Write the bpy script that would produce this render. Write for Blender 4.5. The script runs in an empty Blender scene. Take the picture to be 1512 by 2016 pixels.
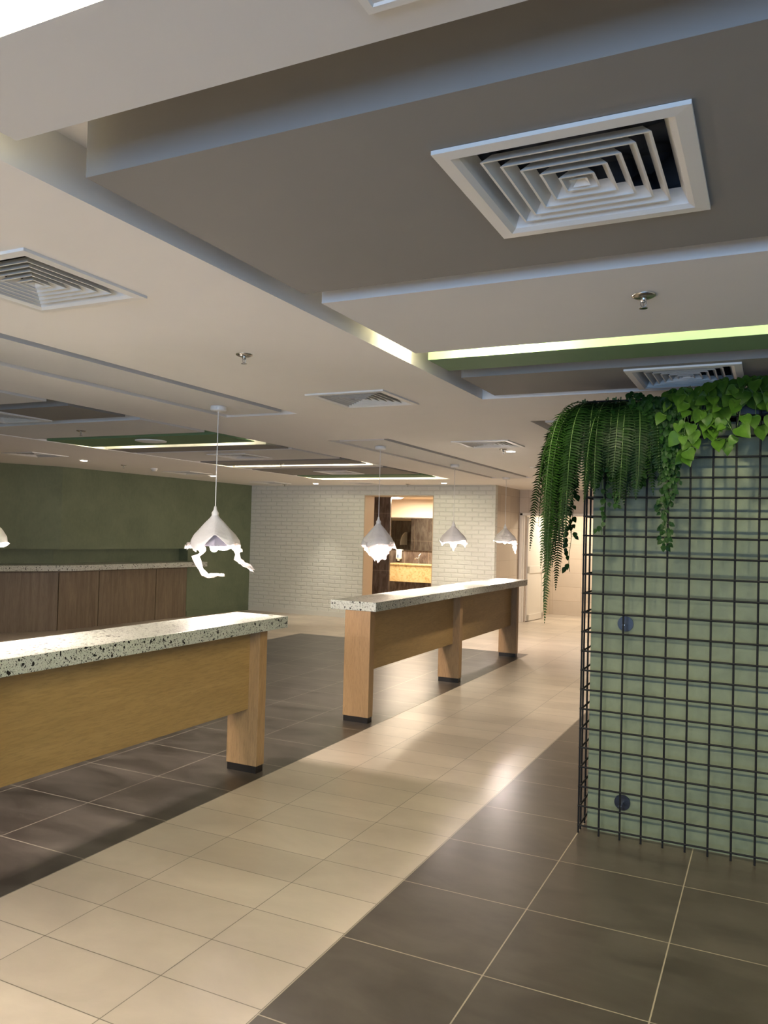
import bpy, bmesh, math, random
from mathutils import Vector, Matrix
from math import sin, cos, pi, radians, sqrt, exp
random.seed(7)
C = bpy.context.scene
COL = C.collection

# ------------------------------------------------------------ camera, light, exposure
YAW, PITCH, ROLL, FPX, CAMH = -0.45277, 0.02571, 0.02624, 1567.3, 1.657
def cam_axes():
    cy, sy, cp, sp = cos(YAW), sin(YAW), cos(PITCH), sin(PITCH)
    f = Vector((sy*cp, cy*cp, sp)); r0 = Vector((cy, -sy, 0)); u0 = r0.cross(f)
    r = r0*cos(ROLL) + u0*sin(ROLL); u = -r0*sin(ROLL) + u0*cos(ROLL)
    return r, u, f
r_, u_, f_ = cam_axes()
cam = bpy.data.cameras.new('camera'); camo = bpy.data.objects.new('camera', cam); COL.objects.link(camo)
cam.sensor_fit = 'VERTICAL'; cam.sensor_height = 24.0; cam.lens = 24.0*FPX/2016.0
cam.clip_start = 0.05; cam.clip_end = 100
M3 = Matrix((r_, u_, -f_)).transposed()
camo.matrix_world = Matrix.Translation((0, 0, CAMH)) @ M3.to_4x4()
C.camera = camo
C.view_settings.view_transform = 'Standard'
C.view_settings.look = 'None'
C.view_settings.gamma = 1.0
C.view_settings.use_curve_mapping = False
C.view_settings.exposure = 1.72

W = bpy.data.worlds.new('world'); C.world = W; W.use_nodes = True
W.node_tree.nodes['Background'].inputs[0].default_value = (1.0, 0.93, 0.84, 1)
W.node_tree.nodes['Background'].inputs[1].default_value = 0.03

WARM = (1.0, 0.80, 0.62)
def area(name, loc, sx, sy, power, color, rot=(0, 0, 0), spread=None):
    l = bpy.data.lights.new(name, 'AREA'); l.shape = 'RECTANGLE'; l.size = sx; l.size_y = sy
    l.energy = power; l.color = color
    if spread: l.spread = spread
    o = bpy.data.objects.new(name, l); COL.objects.link(o); o.location = loc; o.rotation_euler = rot
    return o
def spot(name, loc, power, color, angle=100, blend=0.6, rad=0.04, rot=(0, 0, 0)):
    l = bpy.data.lights.new(name, 'SPOT'); l.energy = power; l.color = color
    l.spot_size = radians(angle); l.spot_blend = blend; l.shadow_soft_size = rad
    o = bpy.data.objects.new(name, l); COL.objects.link(o); o.location = loc; o.rotation_euler = rot
    return o
# added daylight, as from an unseen window behind the photographer, for the blue-lit faces
area('added_window_daylight', (0.2, -5.2, 1.35), 6.5, 2.1, 100, (0.32, 0.58, 1.0), (radians(90), 0, 0))
# fill light added out of frame behind the photographer to lift the room
area('rear_added_fill', (-4.0, -1.6, 2.50), 3.0, 1.2, 90, (1.0, 0.90, 0.78))

# ------------------------------------------------------------ materials
def srgb(r, g, b):
    f = lambda c: (c/12.92 if c <= 0.04045 else ((c+0.055)/1.055)**2.4)
    return (f(r/255), f(g/255), f(b/255), 1)
class NT:
    def __init__(s, name):
        s.m = bpy.data.materials.new(name); s.m.use_nodes = True
        s.t = s.m.node_tree; s.b = s.t.nodes['Principled BSDF']; s.out = s.t.nodes['Material Output']
    def n(s, typ, **kw):
        nd = s.t.nodes.new(typ)
        for k, v in kw.items():
            if k in nd.inputs.keys() if isinstance(k, str) else False: nd.inputs[k].default_value = v
            else: setattr(nd, k, v)
        return nd
    def l(s, a, b): s.t.links.new(a, b)
    def coord(s, scale=(1, 1, 1), loc=(0, 0, 0), rot=(0, 0, 0), kind='Object'):
        tc = s.n('ShaderNodeTexCoord'); mp = s.n('ShaderNodeMapping')
        mp.inputs['Scale'].default_value = scale; mp.inputs['Location'].default_value = loc
        mp.inputs['Rotation'].default_value = rot
        s.l(tc.outputs[kind], mp.inputs['Vector']); return mp.outputs['Vector']
    def noise(s, vec, scale, detail=4, rough=0.55, dist=0.0):
        nd = s.n('ShaderNodeTexNoise'); nd.inputs['Scale'].default_value = scale
        nd.inputs['Detail'].default_value = detail; nd.inputs['Roughness'].default_value = rough
        nd.inputs['Distortion'].default_value = dist
        if vec: s.l(vec, nd.inputs['Vector'])
        return nd
    def ramp(s, fac, stops, interp='LINEAR'):
        nd = s.n('ShaderNodeValToRGB'); nd.color_ramp.interpolation = interp
        e = nd.color_ramp.elements
        while len(e) < len(stops): e.new(0.5)
        for i, (p, c) in enumerate(stops): e[i].position = p; e[i].color = c if len(c) == 4 else (*c, 1)
        s.l(fac, nd.inputs['Fac']); return nd.outputs['Color']
    def mix(s, fac, a, b, blend='MIX'):
        nd = s.n('ShaderNodeMix'); nd.data_type = 'RGBA'; nd.blend_type = blend
        for sock, v in ((nd.inputs[0], fac), (nd.inputs[6], a), (nd.inputs[7], b)):
            if isinstance(v, (int, float)): sock.default_value = v
            elif isinstance(v, tuple): sock.default_value = v
            else: s.l(v, sock)
        return nd.outputs[2]
    def bump(s, h, strength=0.3, dist=0.01):
        nd = s.n('ShaderNodeBump'); nd.inputs['Strength'].default_value = strength
        nd.inputs['Distance'].default_value = dist; s.l(h, nd.inputs['Height'])
        s.l(nd.outputs['Normal'], s.b.inputs['Normal']); return nd
    def base(s, c):
        if isinstance(c, tuple): s.b.inputs['Base Color'].default_value = c
        else: s.l(c, s.b.inputs['Base Color'])
def g(v): return (v, v, v, 1)
def paint(name, col, rough=0.6, var=0.06, spec=0.3):
    t = NT(name); v = t.coord(); n = t.noise(v, 3.0, 3)
    c2 = tuple(c*(1-var) for c in col[:3])+(1,)
    t.base(t.ramp(n.outputs['Fac'], [(0.3, c2), (0.7, col)]))
    t.b.inputs['Roughness'].default_value = rough; t.b.inputs['Specular IOR Level'].default_value = spec
    n2 = t.noise(v, 120, 2); t.bump(n2.outputs['Fac'], 0.05, 0.002)
    return t.m
def simple(name, col, rough=0.5, metal=0.0, emit=None, es=0):
    t = NT(name); t.base(col); t.b.inputs['Roughness'].default_value = rough; t.b.inputs['Metallic'].default_value = metal
    if emit: t.b.inputs['Emission Color'].default_value = emit; t.b.inputs['Emission Strength'].default_value = es
    return t.m
M = {}
M['ceil'] = paint('ceiling_paint', (0.86, 0.825, 0.775, 1), 0.75, 0.02)
M['panel_white'] = paint('panel_white_paint', (0.70, 0.685, 0.66, 1), 0.75, 0.02)
M['panel_dark'] = paint('panel_dark_paint', (0.27, 0.255, 0.235, 1), 0.75, 0.03)
M['panel_green'] = paint('panel_green_paint', (0.155, 0.25, 0.13, 1), 0.7, 0.03)
M['white'] = paint('white_enamel', (0.80, 0.78, 0.74, 1), 0.4, 0.02, 0.5)
M['vent'] = paint('vent_enamel', (0.80, 0.78, 0.73, 1), 0.42, 0.02, 0.5)
M['offwhite'] = paint('trim_paint', (0.62, 0.61, 0.54, 1), 0.5, 0.03)
M['black'] = simple('black_metal', (0.006, 0.006, 0.007, 1), 0.55, 0.0)
M['black'].node_tree.nodes['Principled BSDF'].inputs['Specular IOR Level'].default_value = 0.18
M['plinth'] = simple('black_plinth', (0.012, 0.010, 0.009, 1), 0.35)
M['chrome'] = simple('chrome', (0.55, 0.53, 0.5, 1), 0.22, 1.0)
M['led'] = simple('lamp_glow', (1, 1, 1, 1), 0.5, 0, (1.0, 0.93, 0.72, 1), 9.0)
M['down'] = simple('downlight_glow', (1, 1, 1, 1), 0.5, 0, (1.0, 0.9, 0.78, 1), 12.0)
M['bulb'] = simple('bulb_glow', (1, 1, 1, 1), 0.5, 0, (1.0, 0.9, 0.85, 1), 14.0)
M['roomlamp'] = simple('restroom_lamp_glow', (1, 1, 1, 1), 0.5, 0, (1.0, 0.92, 0.78, 1), 5.0)

def mat_duct():
    t = NT('duct_insulation'); v = t.coord()
    vo = t.n('ShaderNodeTexVoronoi'); vo.inputs['Scale'].default_value = 11; t.l(v, vo.inputs['Vector'])
    t.base(t.ramp(vo.outputs['Distance'], [(0.0, (0.12, 0.14, 0.18, 1)), (0.5, (0.05, 0.06, 0.085, 1)), (0.75, (0.006, 0.006, 0.008, 1))]))
    t.bump(vo.outputs['Distance'], 0.8, 0.03).invert = True; t.b.inputs['Roughness'].default_value = 0.5; return t.m
M['duct'] = mat_duct()
M['void'] = simple('duct_dark', (0.02, 0.018, 0.016, 1), 0.8)

def mat_plaster(name, c1, c2, sc=2.2):
    t = NT(name); v = t.coord(); n = t.noise(v, sc, 7, 0.62, 0.6); n2 = t.noise(t.coord((1, 1, 0.5)), 30, 4)
    t.base(t.mix(t.ramp(n2.outputs['Fac'], [(0.35, g(0)), (0.75, g(0.25))]), t.ramp(n.outputs['Fac'], [(0.3, c1), (0.72, c2)]), (c2[0]*1.25, c2[1]*1.25, c2[2]*1.2, 1)))
    t.b.inputs['Roughness'].default_value = 0.62; t.bump(n2.outputs['Fac'], 0.12, 0.004); return t.m
M['green_wall'] = mat_plaster('green_plaster', (0.100, 0.124, 0.070, 1), (0.148, 0.175, 0.102, 1))
M['pillar'] = mat_plaster('sage_plaster', (0.080, 0.100, 0.062, 1), (0.125, 0.145, 0.092, 1), 7)

def mat_brick():
    t = NT('painted_brick'); v = t.coord((1, 1, 1), (0, 0, 0), (radians(90), 0, 0))
    wob = t.noise(v, 9, 3); vv = t.n('ShaderNodeMix'); vv.data_type = 'VECTOR'; vv.inputs[0].default_value = 0.012
    t.l(v, vv.inputs[4]); t.l(wob.outputs['Color'], vv.inputs[5])
    b = t.n('ShaderNodeTexBrick'); b.inputs['Scale'].default_value = 1.0
    b.inputs['Brick Width'].default_value = 0.25; b.inputs['Row Height'].default_value = 0.078
    b.inputs['Mortar Size'].default_value = 0.012; b.inputs['Mortar Smooth'].default_value = 0.6
    b.inputs['Color1'].default_value = g(0.82); b.inputs['Color2'].default_value = g(1.0); b.inputs['Mortar'].default_value = g(0.0)
    t.l(vv.outputs[1], b.inputs['Vector'])
    n = t.noise(t.coord((1, 1, 3)), 14, 4); h = t.mix(0.45, b.outputs['Color'], n.outputs['Fac'])
    t.base(t.mix(b.outputs['Fac'], (0.62, 0.62, 0.55, 1), (0.60, 0.60, 0.53, 1)))
    t.b.inputs['Roughness'].default_value = 0.55; t.bump(h, 1.0, 0.014); return t.m
M['brick'] = mat_brick()

def mat_tile(name, w, h, off, c1, c2, grout, gs=0.002, rough=0.3, sc=1.6, veins=None, rot=(0, 0, 0), stretch=(1, 1, 1), offset=0.0, rvar=0.08, spec=0.5, bmp=0.02, spot=0.18):
    t = NT(name); v = t.coord((1, 1, 1), (-off[0], -off[1], 0), rot) if rot == (0, 0, 0) else t.coord((1, 1, 1), (-off[0], -off[1], 0), rot)
    b = t.n('ShaderNodeTexBrick'); b.offset = offset; b.inputs['Scale'].default_value = 1.0
    b.inputs['Brick Width'].default_value = w; b.inputs['Row Height'].default_value = h
    b.inputs['Mortar Size'].default_value = gs; b.inputs['Mortar Smooth'].default_value = 0.1
    b.inputs['Bias'].default_value = 0
    b.inputs['Color1'].default_value = g(0.0); b.inputs['Color2'].default_value = g(1.0); b.inputs['Mortar'].default_value = g(0.5)
    t.l(v, b.inputs['Vector'])
    vs = t.coord(stretch)
    n = t.noise(vs, sc, 7, 0.6, 0.4); n2 = t.noise(vs, sc*5, 2, 0.5)
    col = t.ramp(n.outputs['Fac'], [(0.18, c1), (0.82, c2)])
    dk = tuple(c*0.84 for c in c1[:3])+(1,)
    col = t.mix(t.ramp(n2.outputs['Fac'], [(0.25, g(0)), (0.9, g(spot*1.6))]), col, dk)
    per = t.mix(b.outputs['Color'], g(0.90), g(1.06)); col = t.mix(1.0, col, per, 'MULTIPLY')
    if veins:
        n3 = t.noise(vs, sc*2.2, 5, 0.55, 0.8)
        col = t.mix(t.ramp(n3.outputs['Fac'], [(0.38, g(0)), (0.95, g(veins[1]*1.3))]), col, veins[0])
    t.base(t.mix(b.outputs['Fac'], col, grout))
    t.b.inputs['Roughness'].default_value = rough
    t.b.inputs['Specular IOR Level'].default_value = spec
    n4 = t.noise(vs, 3, 2)
    t.bump(t.mix(0.5, n4.outputs['Fac'], b.outputs['Fac']), bmp, 0.002); return t.m
M['floor_beige'] = mat_tile('beige_porcelain', 0.6, 0.298, (-2.607, 2.343), (0.38, 0.32, 0.25, 1), (0.60, 0.52, 0.415, 1), (0.16, 0.135, 0.10, 1), 0.0022, 0.30, 1.3, stretch=(1, 1.6, 1), spot=0.05, bmp=0.012, rvar=.05)
M['floor_dark_r'] = mat_tile('dark_porcelain', 0.6, 0.6, (-0.955, 2.915), (0.036, 0.029, 0.022, 1), (0.092, 0.078, 0.060, 1), (0.34, 0.29, 0.21, 1), 0.0028, 0.29, 1.9, veins=((0.15, 0.13, 0.105, 1), 0.35), stretch=(0.7, 1.4, 1))
M['floor_dark_l'] = mat_tile('dark_porcelain_hall', 0.6, 0.598, (-3.64, 2.957), (0.020, 0.016, 0.012, 1), (0.056, 0.046, 0.037, 1), (0.26, 0.23, 0.18, 1), 0.0034, 0.30, 1.5, veins=((0.19, 0.165, 0.14, 1), 0.4), stretch=(0.55, 1.3, 1))
M['tile_beige'] = mat_tile('beige_wall_tile', 0.6, 0.3, (0, 0), (0.50, 0.415, 0.315, 1), (0.56, 0.47, 0.36, 1), (0.36, 0.28, 0.20, 1), 0.003, 0.35, 1.2, rot=(radians(90), 0, 0))
M['tile_beige_side'] = mat_tile('beige_wall_tile_side', 0.6, 0.3, (0, 0), (0.50, 0.415, 0.315, 1), (0.56, 0.47, 0.36, 1), (0.36, 0.28, 0.20, 1), 0.003, 0.35, 1.2, rot=(radians(90), radians(90), 0))
M['tile_dark'] = mat_tile('brown_stone_tile', 0.6, 0.6, (0.1, 0.34), (0.060, 0.040, 0.031, 1), (0.12, 0.088, 0.072, 1), (0.26, 0.20, 0.15, 1), 0.004, 0.25, 2.5, veins=((0.30, 0.26, 0.22, 1), 0.5), rot=(radians(90), 0, 0), stretch=(2.6, 1, 0.7))

def mat_terrazzo():
    t = NT('terrazzo'); v = t.coord()
    base = (0.40, 0.42, 0.35, 1); n = t.noise(v, 6, 3)
    col = t.ramp(n.outputs['Fac'], [(0.3, base), (0.7, (0.45, 0.455, 0.395, 1))])
    for sc, thr, dens, dark in ((150, 0.36, 0.50, (0.55, 0.53, 0.48, 1)), (190, 0.36, 0.55, (0.12, 0.11, 0.10, 1)), (85, 0.33, 0.58, (0.03, 0.027, 0.025, 1)), (40, 0.34, 0.66, (0.010, 0.009, 0.009, 1))):
        vd = t.noise(v, sc*0.8, 2); vm = t.n('ShaderNodeMix'); vm.data_type = 'VECTOR'; vm.inputs[0].default_value = 1.2/sc
        t.l(v, vm.inputs[4]); t.l(vd.outputs['Color'], vm.inputs[5])
        vo = t.n('ShaderNodeTexVoronoi'); vo.inputs['Scale'].default_value = sc; vo.inputs['Randomness'].default_value = 1
        t.l(vm.outputs[1], vo.inputs['Vector'])
        a = t.n('ShaderNodeMath', operation='LESS_THAN'); t.l(vo.outputs['Distance'], a.inputs[0]); a.inputs[1].default_value = thr
        sp = t.n('ShaderNodeSeparateColor'); t.l(vo.outputs['Color'], sp.inputs[0])
        b = t.n('ShaderNodeMath', operation='GREATER_THAN'); t.l(sp.outputs[0], b.inputs[0]); b.inputs[1].default_value = dens
        m = t.n('ShaderNodeMath', operation='MULTIPLY'); t.l(a.outputs[0], m.inputs[0]); t.l(b.outputs[0], m.inputs[1])
        col = t.mix(m.outputs[0], col, dark)
    t.base(col); t.b.inputs['Roughness'].default_value = 0.3; t.b.inputs['Specular IOR Level'].default_value = 0.5; return t.m
M['terrazzo'] = mat_terrazzo()

def mat_wood(name, c1, c2, stretch, sc=3.0, rough=0.45):
    t = NT(name); v = t.coord(stretch); n = t.noise(v, sc, 7, 0.6, 1.3); n2 = t.noise(v, sc*9, 4, 0.7)
    col = t.ramp(n.outputs['Fac'], [(0.3, c1), (0.7, c2)])
    dk = tuple(c*0.62 for c in c1[:3])+(1,)
    col = t.mix(t.ramp(n2.outputs['Fac'], [(0.45, g(0)), (0.8, g(0.75))]), col, dk)
    t.base(col); t.b.inputs['Roughness'].default_value = rough; t.bump(n2.outputs['Fac'], 0.06, 0.002); return t.m
M['oak_v'] = mat_wood('oak_veneer_upright', (0.27, 0.160, 0.070, 1), (0.345, 0.21, 0.098, 1), (3.5, 3.5, 0.45))
M['oak_h'] = mat_wood('oak_veneer_along', (0.28, 0.175, 0.064, 1), (0.35, 0.225, 0.088, 1), (3.5, 0.40, 3.5))
M['walnut'] = mat_wood('walnut_laminate', (0.110, 0.078, 0.045, 1), (0.205, 0.152, 0.095, 1), (5.0, 5.0, 0.35), 2.2, 0.4)
M['marble'] = None
def mat_marble():
    t = NT('yellow_marble'); v = t.coord(); n = t.noise(v, 7, 8, 0.65, 2.5)
    t.base(t.ramp(n.outputs['Fac'], [(0.34, (0.42, 0.25, 0.10, 1)), (0.45, (0.62, 0.44, 0.21, 1)), (0.7, (0.72, 0.56, 0.32, 1))]))
    t.b.inputs['Roughness'].default_value = 0.2; return t.m
M['marble'] = mat_marble()
def mat_mirror():
    return simple('mirror_glass', (0.72, 0.76, 0.74, 1), 0.02, 1.0)
M['mirror'] = mat_mirror()
def mat_leaf(name, c1, c2, rough=0.45, tr=0.35):
    t = NT(name); v = t.coord(); n = t.noise(v, 16, 3); oi = t.n('ShaderNodeObjectInfo')
    col = t.ramp(n.outputs['Fac'], [(0.3, c1), (0.7, c2)]); t.base(col)
    t.b.inputs['Roughness'].default_value = rough; t.b.inputs['Specular IOR Level'].default_value = 0.16
    tb = t.n('ShaderNodeBsdfTranslucent'); t.l(col, tb.inputs['Color'])
    mx = t.n('ShaderNodeMixShader'); mx.inputs[0].default_value = tr
    t.l(t.b.outputs[0], mx.inputs[1]); t.l(tb.outputs[0], mx.inputs[2]); t.l(mx.outputs[0], t.out.inputs['Surface']); return t.m
M['fern'] = mat_leaf('fern_leaf', (0.005, 0.019, 0.0035, 1), (0.011, 0.034, 0.006, 1))
M['fern_light'] = mat_leaf('fern_leaf_fresh', (0.013, 0.042, 0.006, 1), (0.030, 0.078, 0.011, 1))
M['vine'] = mat_leaf('vine_leaf', (0.006, 0.028, 0.005, 1), (0.022, 0.068, 0.012, 1))
M['pothos'] = mat_leaf('pothos_leaf', (0.028, 0.078, 0.008, 1), (0.064, 0.135, 0.016, 1), 0.35, 0.3)
M['stem'] = simple('plant_stem', (0.06, 0.11, 0.02, 1), 0.5)
M['stem_pale'] = simple('fern_stem_pale', (0.07, 0.11, 0.03, 1), 0.5)
def mat_fabric(name, tr, em=0.0):
    t = NT(name); v = t.coord(); n = t.noise(v, 14, 4)
    col = (0.80, 0.77, 0.74, 1); t.base(col); t.b.inputs['Roughness'].default_value = 0.35
    t.bump(n.outputs['Fac'], 0.35, 0.02)
    tb = t.n('ShaderNodeBsdfTranslucent'); tb.inputs['Color'].default_value = (0.95, 0.90, 0.88, 1)
    mx = t.n('ShaderNodeMixShader'); mx.inputs[0].default_value = tr
    t.l(t.b.outputs[0], mx.inputs[1]); t.l(tb.outputs[0], mx.inputs[2]); t.l(mx.outputs[0], t.out.inputs['Surface']); return t.m
M['shade'] = mat_fabric('moulded_shade', 0.012)
M['drape'] = mat_fabric('draped_cloth', 0.55)
M['inner_block'] = simple('inner_block_grey', (0.50, 0.48, 0.56, 1), 0.4)  # grey-lavender for the added inner cone of the pendants
M['soap'] = simple('soap_plastic', (0.8, 0.78, 0.74, 1), 0.3)
M['blue'] = simple('blue_plastic', (0.03, 0.09, 0.30, 1), 0.3)
M['disc'] = simple('bracket_black', (0.010, 0.010, 0.014, 1), 0.3, 0.2)
M['sign'] = simple('sign_glow', (0.1, 0.5, 0.5, 1), 0.4, 0, (0.1, 0.75, 0.8, 1), 1.0)
M['door'] = paint('door_enamel', (0.70, 0.65, 0.56, 1), 0.35, 0.02, 0.5)

# ------------------------------------------------------------ helpers
class MB:
    def __init__(s): s.v = []; s.f = []; s.mi = []; s.sm = []
    def add(s, vs, fs, mi=0, smooth=False):
        o = len(s.v); s.v += [tuple(v) for v in vs]
        for f in fs: s.f.append(tuple(o+i for i in f)); s.mi.append(mi); s.sm.append(smooth)
    def box(s, x0, x1, y0, y1, z0, z1, mi=0):
        vs = [(x, y, z) for z in (z0, z1) for y in (y0, y1) for x in (x0, x1)]
        s.add(vs, [(0, 2, 3, 1), (4, 5, 7, 6), (0, 1, 5, 4), (2, 6, 7, 3), (0, 4, 6, 2), (1, 3, 7, 5)], mi)
    def quad(s, a, b, c, d, mi=0): s.add([a, b, c, d], [(0, 1, 2, 3)], mi)
    def tube(s, pts, rad, n=8, mi=0, caps=True, smooth=True):
        pts = [Vector(p) for p in pts]; rads = rad if isinstance(rad, (list, tuple)) else [rad]*len(pts)
        vs = []; ref = None
        for i, p in enumerate(pts):
            d = (pts[min(i+1, len(pts)-1)]-pts[max(i-1, 0)]).normalized()
            if ref is None: ref = Vector((0, 0, 1)) if abs(d.z) < 0.9 else Vector((1, 0, 0))
            a = d.cross(ref).normalized(); b = a.cross(d).normalized(); ref = b
            for k in range(n):
                t = 2*pi*k/n; vs.append(p+(a*cos(t)+b*sin(t))*rads[i])
        fs = []
        for i in range(len(pts)-1):
            for k in range(n): k2 = (k+1) % n; fs.append((i*n+k, i*n+k2, (i+1)*n+k2, (i+1)*n+k))
        s.add(vs, fs, mi, smooth)
        if caps:
            s.add([vs[k] for k in range(n)], [tuple(range(n))], mi)
            s.add([vs[-n+k] for k in range(n)], [tuple(reversed(range(n)))], mi)
    def lathe(s, prof, n=32, mi=0, c=(0, 0, 0), smooth=True):
        vs = []
        for r, z in prof:
            for k in range(n): t = 2*pi*k/n; vs.append((c[0]+r*cos(t), c[1]+r*sin(t), c[2]+z))
        fs = [(i*n+k, i*n+(k+1) % n, (i+1)*n+(k+1) % n, (i+1)*n+k) for i in range(len(prof)-1) for k in range(n)]
        s.add(vs, fs, mi, smooth)
    def build(s, name, mats, parent=None, bevel=0, loc=None):
        me = bpy.data.meshes.new(name); me.from_pydata(s.v, [], s.f)
        for m in (mats if isinstance(mats, (list, tuple)) else [mats]): me.materials.append(m)
        me.polygons.foreach_set('material_index', s.mi); me.polygons.foreach_set('use_smooth', s.sm)
        me.update(); o = bpy.data.objects.new(name, me); COL.objects.link(o)
        if parent: o.parent = parent
        if loc: o.location = loc
        if bevel:
            b = o.modifiers.new('bevel', 'BEVEL'); b.width = bevel; b.segments = 2; b.limit_method = 'ANGLE'
        return o
def tag(o, label, cat, group=None, kind=None):
    if label: o['label'] = label
    if cat: o['category'] = cat
    if group: o['group'] = group
    if kind: o['kind'] = kind
    return o
def empty(name, loc, label=None, cat=None, group=None, rz=0):
    o = bpy.data.objects.new(name, None); COL.objects.link(o); o.location = loc; o.rotation_euler.z = rz
    o.empty_display_size = 0.1
    return tag(o, label, cat, group)
def struct(mb, name, mats, label=None, parent=None, bevel=0):
    o = mb.build(name, mats, parent, bevel)
    if not parent: o['kind'] = 'structure'; o['category'] = 'room structure'
    if label: o['label'] = label
    return o
def copy_tree(o, parent=None):
    c = o.copy(); COL.objects.link(c)
    if parent: c.parent = parent
    for ch in list(o.children): copy_tree(ch, c)
    return c
def holed(mb, x0, x1, y0, y1, z, holes, mi=0, down=True):
    xs = sorted({x0, x1, *[min(max(h[i], x0), x1) for h in holes for i in (0, 1)]})
    ys = sorted({y0, y1, *[min(max(h[i], y0), y1) for h in holes for i in (2, 3)]})
    for i in range(len(xs)-1):
        for j in range(len(ys)-1):
            cx, cy = (xs[i]+xs[i+1])/2, (ys[j]+ys[j+1])/2
            if any(h[0] < cx < h[1] and h[2] < cy < h[3] for h in holes): continue
            a, b, c, d = (xs[i], ys[j], z), (xs[i+1], ys[j], z), (xs[i+1], ys[j+1], z), (xs[i], ys[j+1], z)
            mb.quad(*((a, d, c, b) if down else (a, b, c, d)), mi)

# ------------------------------------------------------------ room shell
H = 2.55; TOP = 2.70
b = MB(); b.quad((-12.5, -6, 0), (4, -6, 0), (4, 13.5, 0), (-12.5, 13.5, 0)); b.quad((-4.38, 13.5, 0), (4, 13.5, 0), (4, 18, 0), (-4.38, 18, 0)); b.quad((-10, 13.5, 0), (-4.38, 13.5, 0), (-4.38, 18, 0), (-10, 18, 0))
struct(b, 'floor', M['floor_beige'], 'beige polished porcelain tile floor of the walkway and hall')
b = MB(); b.box(-1.56, 4, -6, 11, -0.02, 0.0012); struct(b, 'floor_dark_aisle', M['floor_dark_r'], 'dark brown porcelain tiles at the right under the plant wall')
b = MB(); b.box(-6.78, -3.04, -6, 11, -0.02, 0.0012); struct(b, 'floor_dark_hall', M['floor_dark_l'], 'dark grey porcelain tiles under the long counters')

VS = 0.57
vent_main = [(-2.76, -2.19, 1.78, 2.35), (-2.76, -2.19, 4.44, 5.01), (-2.78, -2.21, 7.14, 7.71), (-2.80, -2.23, 10.0, 10.57),
             (-3.90, -3.33, 13.0, 13.45), (-8.88, -8.31, 7.0, 7.57), (-8.88, -8.31, 10.0, 10.57), (-8.88, -8.31, 12.4, 12.97), (-7.05, -6.48, 12.75, 13.32)]
vent_main[4] = (-3.62, -3.05, 13.1, 13.67)
VH = 0.24
def vhole(cx, cy): return (cx-VH, cx+VH, cy-VH, cy+VH)
recs = {'R1': (-1.72, 2.3, -3.0, 4.97), 'R2': (-7.08, -4.68, -3.0, 12.05), 'R3': (-3.95, -3.28, 0.5, 5.18), 'R4': (-3.95, -3.28, 6.80, 11.95), 'R5': (-1.69, 0.6, 6.02, 10.6)}
holes = list(recs.values()) + [vhole((v[0]+v[1])/2, (v[2]+v[3])/2) for v in vent_main]
b = MB(); holed(b, -12.5, 4, -6, 13.6, H, holes); holed(b, -4.38, 4, 13.6, 15.05, H, [vhole(-3.335, 13.385)])
for (x0, x1, y0, y1) in recs.values():
    b.quad((x0, y0, H), (x0, y1, H), (x0, y1, TOP), (x0, y0, TOP)); b.quad((x1, y0, H), (x1, y0, TOP), (x1, y1, TOP), (x1, y1, H))
    b.quad((x0, y0, H), (x0, y0, TOP), (x1, y0, TOP), (x1, y0, H)); b.quad((x0, y1, H), (x1, y1, H), (x1, y1, TOP), (x0, y1, TOP))
    b.quad((x0, y0, TOP), (x0, y1, TOP), (x1, y1, TOP), (x1, y0, TOP))
b.box(-12.6, 4.1, -6.1, 18.1, 2.95, 3.0)
struct(b, 'ceiling', M['ceil'], 'warm white plasterboard ceiling with long stepped recesses')

# walls
b = MB()
Y0, Y1 = 13.5, 13.62
for (x0, x1, z0, z1) in ((-9.75, -6.98, 0, H+.02), (-6.98, -5.56, 2.36, H+.02), (-5.56, -4.38, 0, H+.02)): b.box(x0, x1, Y0, Y1, z0, z1)
struct(b, 'wall_back', M['brick'], 'white painted brick wall with an opening to the washroom')
b = MB(); b.box(-9.75, -6.98, 13.486, 13.5, 0, 0.095); b.box(-5.56, -4.38, 13.486, 13.5, 0, 0.095)
struct(b, 'baseboard_back', M['offwhite'], 'pale skirting along the white brick wall')
b = MB(); b.box(-7.30, -6.98, 13.62, 13.88, 0, 2.36); b.box(-6.984, -6.966, 13.49, 13.88, 0, 2.36); b.box(-6.98, -5.56, 13.62, 13.88, 2.36, 2.55); b.box(-6.98, -5.56, 13.49, 13.88, 2.345, 2.36); b.box(-5.57, -5.56, 13.49, 13.62, 0, 2.36)
struct(b, 'trim_washroom_opening', simple('beige_reveal', (0.50, 0.39, 0.27, 1), 0.4), 'beige lining of the washroom opening')

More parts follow.
